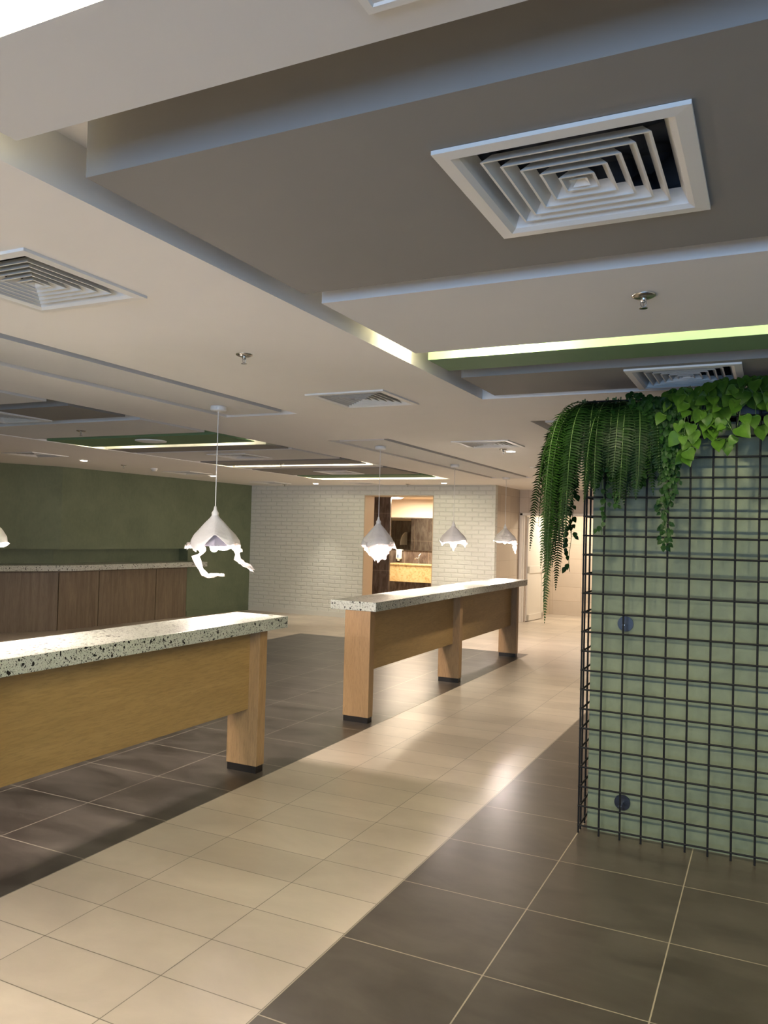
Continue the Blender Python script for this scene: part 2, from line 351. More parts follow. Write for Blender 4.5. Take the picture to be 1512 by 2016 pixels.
# left green wall A-B-C
A, B_, C_ = Vector((-9.60, 13.5, 0)), Vector((-9.95, 8.96, 0)), Vector((-12.16, 4.96, 0))
dAB = (B_-A).normalized(); nAB = Vector((-dAB.y, dAB.x, 0)); nAB = nAB if nAB.x > 0 else -nAB
dBC = (C_-B_).normalized(); nBC = Vector((-dBC.y, dBC.x, 0)); nBC = nBC if nBC.x > 0 else -nBC
def pAB(y): t = (y-A.y)/(B_.y-A.y); return A.lerp(B_, t)
E_ = pAB(11.73)
def off(poly, ds):   # offset AB / BC polyline by d along normals with mitre at B
    return poly
def wallstrip(mb, path, z0, z1, thick, front=0.0):
    # path of points along E/B/C; extrude behind by thick, shift the front by front
    pts = [Vector(p) for p in path]; ns = []
    for i in range(len(pts)):
        a = (pts[i]-pts[i-1]).normalized() if i > 0 else (pts[1]-pts[0]).normalized()
        c = (pts[i+1]-pts[i]).normalized() if i < len(pts)-1 else a
        n1 = Vector((a.y, -a.x, 0)); n2 = Vector((c.y, -c.x, 0))
        if n1.x < 0: n1 = -n1
        if n2.x < 0: n2 = -n2
        m = (n1+n2).normalized(); ns.append(m/ max(m.dot(n1), .3))
    F = [p+n*front for p, n in zip(pts, ns)]; K = [p+n*(front-thick) for p, n in zip(pts, ns)]
    n = len(pts)
    for i in range(n-1):
        f0, f1, k0, k1 = F[i], F[i+1], K[i], K[i+1]
        lo = lambda p: (p.x, p.y, z0); hi = lambda p: (p.x, p.y, z1)
        mb.quad(lo(f0), lo(f1), hi(f1), hi(f0)); mb.quad(lo(k1), lo(k0), hi(k0), hi(k1))
        mb.quad(hi(f0), hi(f1), hi(k1), hi(k0)); mb.quad(lo(k0), lo(k1), lo(f1), lo(f0))
    for i, fl in ((0, 1), (n-1, 0)):
        q = [(F[i].x, F[i].y, z0), (F[i].x, F[i].y, z1), (K[i].x, K[i].y, z1), (K[i].x, K[i].y, z0)]
        mb.quad(*(q if fl else q[::-1]))
b = MB()
wallstrip(b, [A, B_, C_], 1.262, H+0.02, 0.3)
wallstrip(b, [A, E_], 0, 1.262, 0.3)
wallstrip(b, [E_+nAB*0-dAB*0.0, B_, C_], 0.90, 1.262, 0.05, -0.22)
struct(b, 'wall_left', M['green_wall'], 'sage green plaster wall with a shallow niche above the bar')
b = MB(); wallstrip(b, [A, E_+(A-E_).normalized()*.01], 0, 0.10, 0.012, 0.012)
struct(b, 'baseboard_left', M['green_wall'], 'green skirting at the foot of the green wall')

# hidden enclosing walls (behind and right of the photographer) and an added light-blocking segment
b = MB(); b.box(3.9, 4.0, -6, 15, 0, H); struct(b, 'wall_right', M['ceil'], 'plain wall closing the room on the right')
b = MB(); b.box(-12.5, 4, -6.1, -6.0, 0, 0.25); b.box(-12.5, 4, -6.1, -6.0, 2.45, H); b.box(-12.5, -3.3, -6.1, -6, .25, 2.45)
struct(b, 'wall_front', M['ceil'], 'front wall behind the photographer')
b = MB(); b.box(-12.6, -12.4, -6, 5.4, 0, H); b.box(-7.4, -7.2, -6, 5.0, 0, H); struct(b, 'wall_side_and_blocker', M['green_wall'], 'side wall beyond the bar, with an added unseen segment that blocks light')  # second box is an unseen wall added to shade the left green wall

# tiled passage at the back right
b = MB()
b.box(-4.42, -4.381, 13.62, 15.0, 0, H+.02); b.box(-4.30, -4.26, 15.1, 17.0, 0, 2.5)
struct(b, 'wall_passage_side', M['tile_beige_side'], 'beige tiled side wall of the passage beyond the brick wall')
b = MB(); b.box(-4.38, 4, 15.0, 15.1, 2.10, H+.02); b.box(-2.9, 4, 15.0, 15.1, 0, 2.10); b.box(-4.42, -4.36, 15.0, 15.1, 0, 2.1)
b.box(-4.30, 4, 17.0, 17.1, 0, 2.5); b.box(-2.0, -1.9, 15.1, 17, 0, 2.5)
struct(b, 'wall_passage', M['tile_beige'], 'beige tiled end wall above and around the passage door')
b = MB(); b.quad((-4.3, 15.1, 2.5), (-4.3, 17, 2.5), (-1.9, 17, 2.5), (-1.9, 15.1, 2.5)); struct(b, 'ceiling_passage', M['ceil'], 'white ceiling of the tiled room behind the passage door')
# door frame + door
b = MB(); b.box(-4.36, -4.31, 14.975, 15.12, 0, 2.10); b.box(-2.95, -2.90, 14.975, 15.12, 0, 2.10); b.box(-4.36, -2.90, 14.975, 15.12, 2.055, 2.105)
b.box(-4.31, -4.285, 15.03, 15.08, 0, 2.055)
struct(b, 'trim_door_frame', M['door'], 'white frame of the passage doorway', bevel=0.003)
d = empty('door_1', (-4.285, 15.13, 0.012)); d['kind'] = 'structure'; d['category'] = 'room structure'; d['label'] = 'white panelled door standing open into the tiled passage room'
d.rotation_euler.z = radians(-6.5)
b = MB(); b.box(0, 0.045, 0, 0.86, 0, 2.03); b.build('door_leaf', M['door'], d, 0.002)
b = MB()
for z0, z1 in ((0, .12), (.92, 1.06), (1.93, 2.03)): b.box(0.045, 0.056, 0, 0.86, z0, z1)
b.box(0.045, 0.056, 0, 0.10, 0, 2.03); b.box(0.045, 0.056, 0.76, 0.86, 0, 2.03); b.build('door_rails', M['door'], d, 0.002)
b = MB(); b.tube([(0.05, 0.80, 1.0), (0.10, 0.80, 1.0), (0.105, 0.70, 1.0)], 0.010, 8); b.box(.045, .062, .785, .815, .93, 1.06); b.build('door_handle', M['chrome'], d)
for zz in (.25, 1.0, 1.8):
    b = MB(); b.tube([(0.0, -0.012, zz), (0.0, -0.012, zz+.1)], 0.011, 8); b.build('hinge', M['chrome'], d)
area('passage_lamp', (-3.3, 16.0, 2.46), 0.6, 0.6, 20, (1.0, 0.90, 0.76))
spot('passage_lobby_lamp', (-2.4, 13.6, 2.52), 40, (1.0, 0.85, 0.68), 130, .9, .12)

# washroom behind the brick wall
b = MB(); b.box(-8.4, -7.15, 15.0, 15.05, 0, 2.5); b.box(-8.9, -4.6, 17.0, 17.1, 0, 2.02); b.box(-9.6, -6.99, 13.63, 13.70, 0, 2.0)
struct(b, 'wall_washroom', M['tile_dark'], 'brown stone tiled walls of the washroom')
b = MB(); b.box(-8.9, -4.6, 16.98, 17.1, 2.02, 2.5); b.box(-9.6, -6.99, 13.63, 13.70, 2.0, 2.5); b.box(-4.6, -4.5, 13.7, 17, 0, 2.5); b.box(-9.7, -9.6, 13.7, 17, 0, 2.5)
struct(b, 'wall_washroom_upper', simple('cream_paint', (0.70, 0.58, 0.44, 1), 0.6), 'cream painted band above the washroom tiles')
b = MB(); b.box(-9.7, -4.5, 13.64, 17.1, 2.45, 2.5)
struct(b, 'ceiling_washroom', simple('washroom_ceiling', (0.62, 0.47, 0.33, 1), 0.5), 'warm cream washroom ceiling')
v = empty('vanity_counter', (-6.9, 16.98, 0.55), 'yellow marble wash counter fixed to the brown washroom wall', 'counter')
b = MB(); b.box(-0.98, 1.2, -0.48, 0.0, 0.0, 0.38); b.build('apron', M['marble'], v, 0.004)
b = MB(); b.box(-1.0, 1.22, -0.50, 0.0, 0.38, 0.41); b.build('worktop', M['marble'], v, 0.004)
for xx in (0.0, 0.35):
    b = MB(); b.tube([(xx, -0.2, 0.0), (xx, -0.2, -0.16), (xx, -0.05, -0.16)], 0.018, 8); b.build('waste_pipe', M['chrome'], v)
t = empty('washbasin_tap', (-7.25, 16.80, 0.96), 'chrome tap on the yellow marble wash counter', 'tap')
b = MB(); b.lathe([(0.0, 0), (.03, 0), (.03, .01), (.022, .02), (.022, .17), (.018, .19), (0, .19)], 16); b.build('body', M['chrome'], t)
b = MB(); b.tube([(0, 0, .12), (-.03, -.12, .13), (-.04, -.14, .11)], .012, 8); b.build('spout', M['chrome'], t)
b = MB(); b.tube([(0, 0, .19), (0.03, 0.03, .23)], .008, 8); b.build('lever', M['chrome'], t)
s = empty('soap_dispenser', (-7.82, 16.99, 1.02), 'white soap dispenser with a blue level window on the brown tiled wall', 'soap dispenser')
b = MB(); b.box(-.065, .065, -.11, 0, 0.02, .25); b.build('body', M['soap'], s, 0.03)
b = MB(); b.box(-.012, .012, -.116, -.108, .06, .13); b.build('level_window', M['blue'], s)
b = MB(); b.box(-.02, .02, -.09, -.05, -.01, .02); b.build('nozzle', M['soap'], s)
mi = empty('wall_mirror', (-6.9, 16.99, 1.27), 'long frameless mirror above the yellow marble wash counter', 'mirror')
b = MB(); b.box(-1.2, 1.3, -0.012, 0, 0, .73); b.build('glass', M['mirror'], mi)
b = MB(); b.box(-1.0, 1.3, -0.016, 0, -0.02, 0.0); b.build('bottom_trim', M['chrome'], mi)
for x in (-9.12, -8.48):
    u = empty('urinal_screen', (x, 13.71, 1.33), 'white quarter-round screen reflected in the mirror, %s of the two' % ('left' if x < -8.8 else 'right'), 'urinal screen', 'screens seen in the washroom mirror')
    b = MB(); n = 14; vs = [(-.012, 0, 0), (.012, 0, 0)]
    for k in range(n+1):
        a = pi/2*k/n; vs += [(-.012, .42*cos(a), .36*sin(a)), (.012, .42*cos(a), .36*sin(a))]
    fs = []
    for k in range(n): i = 2+2*k; fs += [(0, i, i+2), (1, i+3, i+1), (i, i+1, i+3, i+2)]
    b.add(vs, fs); b.build('screen_panel', M['white'], u)
b = MB(); b.box(-7.25, -7.05, 13.70, 13.72, 1.75, 1.85); tag(b.build('washroom_sign', M['sign']), 'small glowing cyan sign reflected at the mirror edge', 'sign')
cl = empty('washroom_ceiling_lamp', (-7.6, 16.0, 2.45), 'bright oval lamp on the washroom ceiling', 'ceiling lamp')
b = MB(); b.lathe([(0, -.045), (.20, -.035), (.26, -.01), (.27, 0)], 32); b.build('diffuser', M['roomlamp'], cl)
b = MB(); b.lathe([(.26, -.012), (.285, -.012), (.285, 0)], 32); b.build('rim', M['white'], cl)
area('washroom_light', (-7.0, 15.9, 2.40), 1.2, 0.8, 45, (1.0, 0.83, 0.62))

# ------------------------------------------------------------ ceiling panels
PANELS = [
 # recess, y0, y1, material, slot (thin lip length), label
 ('R1', -0.6, 0.84, 'panel_white', .14, 'white hung ceiling panel nearest the photographer, before the lit gap'),
 ('R1', 0.98, 1.27, 'panel_white', 0, 'white hung ceiling panel at the top left, its near edge glowing'),
 ('R1', 1.48, 2.55, 'panel_dark', 0, 'dark grey hung ceiling panel holding the largest square vent'),
 ('R1', 2.68, 3.60, 'panel_white', .14, 'white hung ceiling panel with a sprinkler, in front of the bright green strip'),
 ('R1', 3.76, 4.05, 'panel_green', 0, 'narrow green hung ceiling panel with its near edge lit bright'),
 ('R1', 4.25, 4.86, 'panel_dark', 0, 'dark grey hung ceiling panel with a vent right above the plants'),
 ('R2', 1.2, 2.95, 'panel_white', .14, 'white hung ceiling panel in the left recess beyond the left picture edge'),
 ('R2', 3.12, 4.13, 'panel_white', 0, 'white hung ceiling panel at the left picture edge'),
 ('R2', 4.33, 4.92, 'panel_dark', 0, 'dark grey hung panel with a vent at the left picture edge'),
 ('R2', 5.09, 5.94, 'panel_white', 0, 'light hung panel with a sprinkler, before the green panel of the left recess'),
 ('R2', 6.10, 6.74, 'panel_green', .14, 'green hung panel with a round white vent in the left recess'),
 ('R2', 6.95, 7.38, 'panel_dark', 0, 'narrow dark hung panel right behind the lit slot of the green panel'),
 ('R2', 7.45, 8.54, 'panel_white', 0, 'light hung panel with a square vent beyond the green panel'),
 ('R2', 8.67, 9.25, 'panel_dark', .14, 'dark hung panel with a sprinkler, before the second lit slot of the left recess'),
 ('R2', 9.44, 9.76, 'panel_white', 0, 'narrow light hung panel right behind the second lit slot'),
 ('R2', 9.88, 11.01, 'panel_dark', 0, 'dark hung panel with a square vent near the brick wall'),
 ('R2', 11.15, 11.66, 'panel_green', .14, 'green hung panel at the far end of the left recess'),
 ('R3', 0.6, 5.09, 'panel_white', 0, 'long white hung panel carrying the nearer pendant lamps'),
 ('R4', 6.89, 11.86, 'panel_white', 0, 'long white hung panel carrying the three farther pendant lamps'),
 ('R5', 6.13, 10.5, 'panel_white', 0, 'white hung panel half hidden behind the fern'),
]
panel_vents = {2: (-0.44, 1.975), 5: (-0.425, 4.585), 8: (-5.88, 4.62), 12: (-5.88, 8.0), 15: (-5.88, 10.5)}
LEDY = []
for i, (rk, y0, y1, mk, slot, lab) in enumerate(PANELS):
    rx0, rx1 = recs[rk][0], recs[rk][1]; gap = 0.12 if rk == 'R1' else 0.09
    if rk == 'R2': gap = 0.05
    x0, x1 = rx0+gap, rx1-gap
    if rk == 'R2': x0 = rx0+0.05; x1 = rx1-0.10
    z0, z1 = H+0.001, TOP-0.001
    hs = [vhole(*panel_vents[i])] if i in panel_vents else []
    b = MB(); holed(b, x0, x1, y0, y1, z0, hs)
    ys = y1-slot
    b.quad((x0, y0, z0), (x1, y0, z0), (x1, y0, z1), (x0, y0, z1))
    b.quad((x0, ys, z0), (x0, y0, z0), (x0, y0, z1), (x0, ys, z1)); b.quad((x1, y0, z0), (x1, ys, z0), (x1, ys, z1), (x1, y0, z1))
    b.quad((x1, ys, z0), (x0, ys, z0), (x0, ys, z1), (x1, ys, z1)); b.quad((x0, y0, z1), (x1, y0, z1), (x1, ys, z1), (x0, ys, z1))
    if slot: b.box(x0, x1, ys, y1, z0+.0005, z0+0.012); LEDY.append((rk, x0, x1, ys, y1))
    o = b.build('ceiling_panel', M[mk]); tag(o, lab, 'ceiling panel')
HOT = {'R1': [-1.17, 0.55], 'R2': [-6.55, -5.25]}
for n_, (rk, x0, x1, ys, y1) in enumerate(LEDY):
    lab = 'thin lamp tube hidden above the lip of the hung panel, glowing in the slot at depth %d' % (n_+1)
    lt = empty('cove_light', ((x0+x1)/2, (ys+y1)/2, H+0.014), None, None)
    tag(lt, ['hidden tube lamp in the lit gap at the top left corner', 'hidden tube lamp lighting the bright green strip above the plants',
             'hidden tube lamp in the left recess beyond the left picture edge', 'hidden tube lamp lighting the slot behind the green panel with the round vent',
             'hidden tube lamp lighting the slot behind the dark panel with a sprinkler', 'hidden tube lamp at the far end of the left recess'][n_], 'cove lamp', 'hidden cove lamps')
    hw = (x1-x0)/2-.03
    b = MB(); b.box(-hw, hw, -.02, .02, 0, .02); b.build('lamp_base', M['white'], lt)
    b = MB(); b.tube([(-hw, 0, .035), (hw, 0, .035)], 0.010, 8); b.build('lamp_tube', M['led'], lt)
    pw = {0: 42.0, 1: 1.8}.get(n_, 0.9)
    area('cove_strip_light', ((x0+x1)/2, (ys+y1)/2+.01, H+.075), x1-x0-.06, 0.05, pw, (1.0, 0.90, 0.55), (radians(75), 0, 0))
    for hx in HOT[rk]:
        area('cove_spot_light', (hx, (ys+y1)/2+.055, H+.06), 0.16, 0.04, 6.0 if rk == 'R1' else 1.2, (1.0, 0.92, 0.62), (radians(85), 0, 0))
        pl = bpy.data.lights.new('cove_lamp_glow', 'POINT'); pl.energy = 1.2 if rk == 'R1' else .4; pl.shadow_soft_size = .02; pl.color = (1, .9, .6)
        po = bpy.data.objects.new('cove_lamp_glow', pl); COL.objects.link(po); po.location = (hx, (ys+y1)/2+.055, H+.09)
    pl = bpy.data.lights.new('cove_end_glow', 'POINT'); pl.energy = 0.35; pl.shadow_soft_size = .02; pl.color = (1, .9, .5)
    po = bpy.data.objects.new('cove_end_glow', pl); COL.objects.link(po); po.location = (x0+.03, (ys+y1)/2+.02, H+.07)

# ------------------------------------------------------------ square vents
def ring(mb, r0, z0, r1, z1, th=0.0015):
    for (a, za, c, zc) in ((r0, z0, r1, z1),):
        q0 = [(-a, -a, za), (a, -a, za), (a, a, za), (-a, a, za)]; q1 = [(-c, -c, zc), (c, -c, zc), (c, c, zc), (-c, c, zc)]
        for k in range(4):
            k2 = (k+1) % 4; mb.quad(q0[k], q0[k2], q1[k2], q1[k])
def make_vent():
    root = empty('ceiling_vent', (0, 0, 0))
    b = MB(); R = VS/2
    ring(b, R, 0, R, -.010); ring(b, R, -.010, R-.035, -.012); ring(b, R-.035, -.012, R-.05, -.004); ring(b, R-.05, -.004, R-.068, .035)
    b.build('frame', M['vent'], root)
    for k in range(5):
        r1 = .196-.038*k
        b = MB(); ring(b, r1, -.006, r1-.006, -.006); ring(b, r1, -.006, r1-.022, .020); ring(b, r1-.0025, -.006, r1-.0245, .020); b.build('louver', M['vent'], root)
    b = MB(); ring(b, .022, -.006, .012, 0.004); ring(b, .012, .004, .0001, .012); b.build('centre_cap', M['vent'], root)
    b = MB(); R2 = VH-.002
    for sx, sy in ((1, 0), (-1, 0), (0, 1), (0, -1)):
        if sx: b.quad((sx*R2, -R2, .03), (sx*R2, R2, .03), (sx*R2, R2, .16), (sx*R2, -R2, .16))
        else: b.quad((-R2, sy*R2, .03), (R2, sy*R2, .03), (R2, sy*R2, .16), (-R2, sy*R2, .16))
    b.quad((-R2, -R2, .145), (R2, -R2, .145), (R2, R2, .145), (-R2, R2, .145)); b.build('duct', M['void'], root)
    return root
vp = make_vent(); first = True
vents = [((v[0]+v[1])/2, (v[2]+v[3])/2) for v in vent_main]
vents[4] = (-3.335, 13.385)
vlab = ['square white vent cut off by the left picture edge, in the plain white ceiling', 'square white vent in the plain ceiling left of the green strip', 'square white vent in the plain ceiling beside the small round downlight',
        'square white vent in the plain ceiling just left of the fern tips', 'far square vent above the passage beside the brick wall corner', 'square vent above the green wall, nearest one left of the recess',
        'square vent above the green wall next to the smoke detector', 'square vent above the corner of green wall and brick wall', 'square vent in front of the brick wall, left of the washroom opening']
plab = {2: 'largest square white vent, in the near dark grey panel', 5: 'square white vent right above the heart-leaved plants', 8: 'square vent in the dark panel at the left picture edge', 12: 'square vent in the light panel behind the green one', 15: 'square vent in the far dark panel of the left recess'}
allv = [(x, y, l, 'vents in the plain ceiling') for (x, y), l in zip(vents, vlab)] + [(*panel_vents[k], plab[k], 'vents in the hung panels') for k in plab]
for k, (x, y, l, gr) in enumerate(allv):
    o = vp if k == 0 else copy_tree(vp)
    o.location = (x, y, H); tag(o, l, 'ceiling vent', gr)
    if k == 9:
        for ch in o.children:
            if ch.name.startswith('duct'): ch.data = ch.data.copy(); ch.data.materials[0] = M['duct']
rv = empty('round_vent', (-5.82, 6.37, H), 'round white vent in the green panel of the left recess', 'ceiling vent')
b = MB(); b.lathe([(.16, 0), (.16, -.008), (.12, -.016), (.10, -.006)], 32); b.build('rim', M['vent'], rv)
b = MB(); b.lathe([(0, -.022), (.06, -.02), (.095, -.008)], 32); b.build('dish', M['vent'], rv)
sf = empty('access_panel', (-0.545, 1.10, H), 'small white square fitting at the top picture edge, in the white panel', 'ceiling fitting')
b = MB(); ring(b, .085, .001, .085, -.008); ring(b, .085, -.008, .07, -.008); ring(b, .07, -.008, .066, -.003); b.build('frame', M['vent'], sf)
b = MB(); b.box(-.067, .067, -.067, .067, -.004, 0.0005); b.build('plate', M['panel_white'], sf)

# ------------------------------------------------------------ sprinklers, detector, downlights
def make_sprinkler():
    r = empty('fire_sprinkler', (0, 0, 0))
    b = MB(); b.lathe([(.044, 0), (.043, -.004), (.030, -.010), (.012, -.011)], 24); b.build('escutcheon', M['chrome'], r)
    b = MB(); b.lathe([(.010, -.009), (.010, -.022), (.006, -.024), (.006, -.026)], 12)
    b.tube([(-.009, 0, -.02), (-.011, 0, -.033), (-.003, 0, -.044)], .0018, 6); b.tube([(.009, 0, -.02), (.011, 0, -.033), (.003, 0, -.044)], .0018, 6); b.tube([(0, 0, -.024), (0, 0, -.044)], .0022, 6); b.build('frame_arms', M['chrome'], r)
    b = MB(); b.lathe([(0, -.0445), (.015, -.046), (.0155, -.048), (0, -.047)], 16); b.build('deflector', M['chrome'], r); return r
sp0 = make_sprinkler()
for k, (x, y, l) in enumerate([(-0.43, 3.01, 'chrome sprinkler in the white panel above the green strip'), (-2.44, 3.33, 'chrome sprinkler in the plain ceiling above the pendant lamps'), (-2.50, 7.92, 'chrome sprinkler beside the small round downlight near the fern'),
        (-5.92, 5.53, 'sprinkler in the light panel before the green panel'), (-5.97, 9.05, 'sprinkler in the dark panel before the second lit slot'), (-8.59, 8.85, 'sprinkler above the green wall, between downlight and smoke detector'),
        (-8.61, 13.2, 'sprinkler above the far corner where green wall meets brick'), (-5.95, 13.2, 'sprinkler in front of the washroom opening'), (-3.75, 14.6, 'sprinkler above the passage door')]):
    o = sp0 if k == 0 else copy_tree(sp0); o.location = (x, y, H); tag(o, l, 'sprinkler', 'ceiling sprinklers')
sd = empty('smoke_detector', (-8.55, 9.45, H), 'small round white smoke detector above the green wall', 'smoke detector')
b = MB(); b.lathe([(.055, 0), (.055, -.015), (.05, -.02)], 24); b.build('base', M['white'], sd)
b = MB(); b.lathe([(.045, -.02), (.04, -.04), (.02, -.048), (0, -.048)], 24); b.build('chamber', M['offwhite'], sd)
def make_down():
    r = empty('downlight', (0, 0, 0))
    b = MB(); b.lathe([(.055, 0), (.055, -.004), (.043, -.006), (.04, -.001)], 28); b.build('bezel', M['white'], r)
    b = MB(); b.lathe([(.046, -.0075), (0, -.0075)], 28); b.build('lens', M['down'], r); return r
dl0 = make_down()
DL = [(-2.48, 8.12, 'small round downlight lit beside the sprinkler near the fern'), (-8.6, 8.1, 'lit downlight above the green wall, nearest to the left picture edge'), (-8.6, 10.95, 'lit downlight above the green wall beside the pendant cord'),
      (-7.75, 12.95, 'lit downlight above the left part of the brick wall'), (-5.15, 12.95, 'lit downlight above the right part of the brick wall')]
for k, (x, y, l) in enumerate(DL):
    o = dl0 if k == 0 else copy_tree(dl0); o.location = (x, y, H); tag(o, l, 'downlight', 'ceiling downlights')
    spot('downlight_beam', (x, y, H-.02), 60 if k == 0 else 42, (1.0, 0.89, 0.75), 100 if k == 0 else 62, 1.0)
for (x, y, p) in ((-1.25, -0.8, 45), (-2.48, 0.5, 95), (-2.48, -2.0, 70)):
    spot('added_fill_beam', (x, y, H-.02), p, (1.0, 0.90, 0.79), 112, .9)  # unseen fill spots added to brighten the walkway floor

# ------------------------------------------------------------ pendant lamps
CR = Vector((cos(YAW), -sin(YAW), 0)); CF = Vector((-sin(YAW), -cos(YAW), 0))   # lamp "right" and "front" directions
def shade_profile(v):   # v 0..1 -> radius fraction, drop fraction
    T = ((0, .10), (.12, .20), (.28, .40), (.46, .60), (.67, .85), (.85, .98), (1.0, 1.0))
    for (a, ra), (c, rc) in zip(T, T[1:]):
        if v <= c: return (ra+(rc-ra)*(v-a)/(c-a), v)
    return (1.0, v)
def pendant(loc, label, spec):
    root = empty('pendant_lamp', (loc[0], loc[1], H), label, 'pendant lamp', 'draped pendant lamps over the counters')
    rs = random.Random(spec['seed'])
    b = MB(); b.lathe([(0, 0.0), (.056, 0), (.058, -.006), (.058, -.028), (.052, -.034), (.01, -.035), (0, -.035)], 28); b.build('ceiling_rose', M['white'], root)
    zt = -(H-spec['apex'])
    b = MB(); b.tube([(0, 0, -.03), (0, 0, zt+.01)], .0035, 8); b.build('cord', M['white'], root)
    b = MB(); b.lathe([(.0035, zt+.03), (.009, zt+.022), (.013, zt), (.026, zt-.022), (.024, zt-.05)], 20); b.build('cord_grip', M['white'], root)
    NA, NV = 72, 26; R, Hh = spec['R'], spec['H']
    ph = [rs.uniform(0, 6.28) for _ in range(6)]
    def surf(t, v):
        rf, df = shade_profile(v)
        fold = 1+ (0.055*sin(3*t+ph[0])+0.035*sin(5*t+ph[1])+0.02*sin(9*t+ph[2]))*v*v*spec.get('fold', 1)
        rr = R*rf*fold
        L = Hh*(1+0.07*sin(2*t+ph[3])+0.03*sin(5*t+ph[4]))
        for (ct, wt, cut) in spec.get('notch', []):
            dd = (t-ct+pi) % (2*pi)-pi; L -= cut*max(0, 1-abs(dd)/wt)*v*v
        z = zt-.03-L*df
        p = CR*(rr*cos(t)) + CF*(rr*sin(t)); return (p.x, p.y, z)
    vs = [surf(2*pi*k/NA, j/NV) for j in range(NV+1) for k in range(NA)]
    fs = [(j*NA+k, j*NA+(k+1) % NA, (j+1)*NA+(k+1) % NA, (j+1)*NA+k) for j in range(NV) for k in range(NA)]
    b = MB(); b.add(vs, fs, 0, True); o = b.build('shade', M['shade'], root)
    sm = o.modifiers.new('thick', 'SOLIDIFY'); sm.thickness = .003
    # rim cloth: crumpled translucent band and tails below the shade
    for (ct, wt, path) in spec['tails']:
        n = 14; m = 9; vs = []
        for j in range(n+1):
            q = j/n*(len(path)-1); i0 = min(int(q), len(path)-2); fr = q-i0
            a, c = path[i0], path[i0+1]
            rad = a[0]+(c[0]-a[0])*fr; drop = a[1]+(c[1]-a[1])*fr; wid = a[2]+(c[2]-a[2])*fr; tw = a[3]+(c[3]-a[3])*fr
            for k in range(m+1):
                s_ = (k/m-.5)
                tt = ct+tw
                base = CR*(rad*cos(tt))+CF*(rad*sin(tt)); tan = -CR*sin(tt)+CF*cos(tt); nor = CR*cos(tt)+CF*sin(tt)
                cr = 0.012*sin(11*s_+j*1.3+ph[2])+rs.uniform(-.005, .005)
                p = base+tan*(s_*wid)+nor*cr
                vs.append((p.x, p.y, zt-.03-drop+0.010*sin(7*s_+j*.9)+(rs.uniform(-.006, .006) if j < n else rs.uniform(-.02, .008))))
        fs = [(j*(m+1)+k, j*(m+1)+k+1, (j+1)*(m+1)+k+1, (j+1)*(m+1)+k) for j in range(n) for k in range(m)]
        b = MB(); b.add(vs, fs, 0, False); o = b.build('cloth_tail', M['drape'], root)
        sm = o.modifiers.new('thick', 'SOLIDIFY'); sm.thickness = .0015
    if spec.get('rim', 1):
        vs = []
        for j in range(4):
            for k in range(NA):
                t = 2*pi*k/NA; x, y, z = surf(t, 1.0)
                rr = 1+.025*j*sin(t*4+ph[5]); vs.append((x*rr+rs.uniform(-.002, .002), y*rr+rs.uniform(-.002, .002), z-.005*j*(1+.6*sin(6*t+ph[1]))*spec.get('rimw', 1)))
        fs = [(j*NA+k, j*NA+(k+1) % NA, (j+1)*NA+(k+1) % NA, (j+1)*NA+k) for j in range(3) for k in range(NA)
              if not any(abs(((2*pi*k/NA)-ct+pi) % (2*pi)-pi) < wt for ct, wt, c_ in spec.get('notch', []))]
        b = MB(); b.add(vs, fs, 0, False); b.build('shade_hem', M['drape'], root)
    zr = zt-.03-Hh
    b = MB(); b.lathe([(.03, zr+.12), (R*.55, zr+.075), (R*.90, zr+.004), (R*.88, zr+.001), (0.03, zr+.002)], 7, smooth=False); b.build('inner_light_block', M['inner_block'], root)  # added cone shields the shade interior from the bulb so it looks unlit
    zb = zr-.005
    b = MB(); b.lathe([(0, .05), (.014, .05), (.016, .04), (.014, .03)], 16, c=(0, 0, zb)); b.build('lamp_holder', M['white'], root)
    b = MB(); b.lathe([(.013, .035), (.026, .012), (.030, -.006), (.024, -.026), (.010, -.036), (0, -.037)], 20, c=(0, 0, zb)); b.build('bulb', M['bulb'], root)
    l = bpy.data.lights.new('pendant_light', 'POINT'); l.energy = spec.get('E', 31); l.color = (1.0, 0.85, 0.77); l.shadow_soft_size = .035
    lo = bpy.data.objects.new('pendant_light', l); COL.objects.link(lo); lo.location = (loc[0], loc[1], H+zb-.050)
    return root
PX = -3.66
# angles: 0 = right as seen, pi/2 = towards viewer, pi = left ; path items: (radius, drop, width, twist)
pendant((PX, 4.70), 'draped white pendant lamp with two long twisted tails before the green wall', dict(seed=3, apex=1.79, R=.178, H=.235, notch=[(1.35, .60, .085)], tails=[
    (0.15, 1, [(.165, .205, .15, 0), (.18, .26, .15, 0), (.185, .32, .11, .0), (.23, .36, .055, .0), (.30, .395, .006, 0)]),
    (2.35, 1, [(.15, .215, .13, 0), (.12, .255, .09, -.15), (.10, .29, .05, -.1), (.15, .325, .10, .15), (.13, .37, .08, 0), (.10, .42, .05, -.2), (.075, .46, .07, -.5), (.055, .445, .05, -1.2), (.09, .43, .01, -1.9)]),
    (3.1, 1, [(.165, .21, .20, 0), (.185, .245, .16, 0)])]))
pendant((PX, 7.40), 'draped white pendant lamp with a broad pointed lower cloth, before the washroom opening', dict(seed=11, apex=1.79, R=.170, H=.235, fold=1.8, tails=[
    (1.4, 1, [(.12, .20, .30, 0), (.12, .27, .26, 0), (.10, .34, .17, .1), (.08, .40, .05, .2)]),
    (2.6, 1, [(.14, .20, .20, 0), (.10, .28, .18, 0), (.08, .34, .10, 0)]),
    (0.3, 1, [(.14, .20, .22, 0), (.11, .28, .15, 0), (.08, .36, .06, .2)])]))
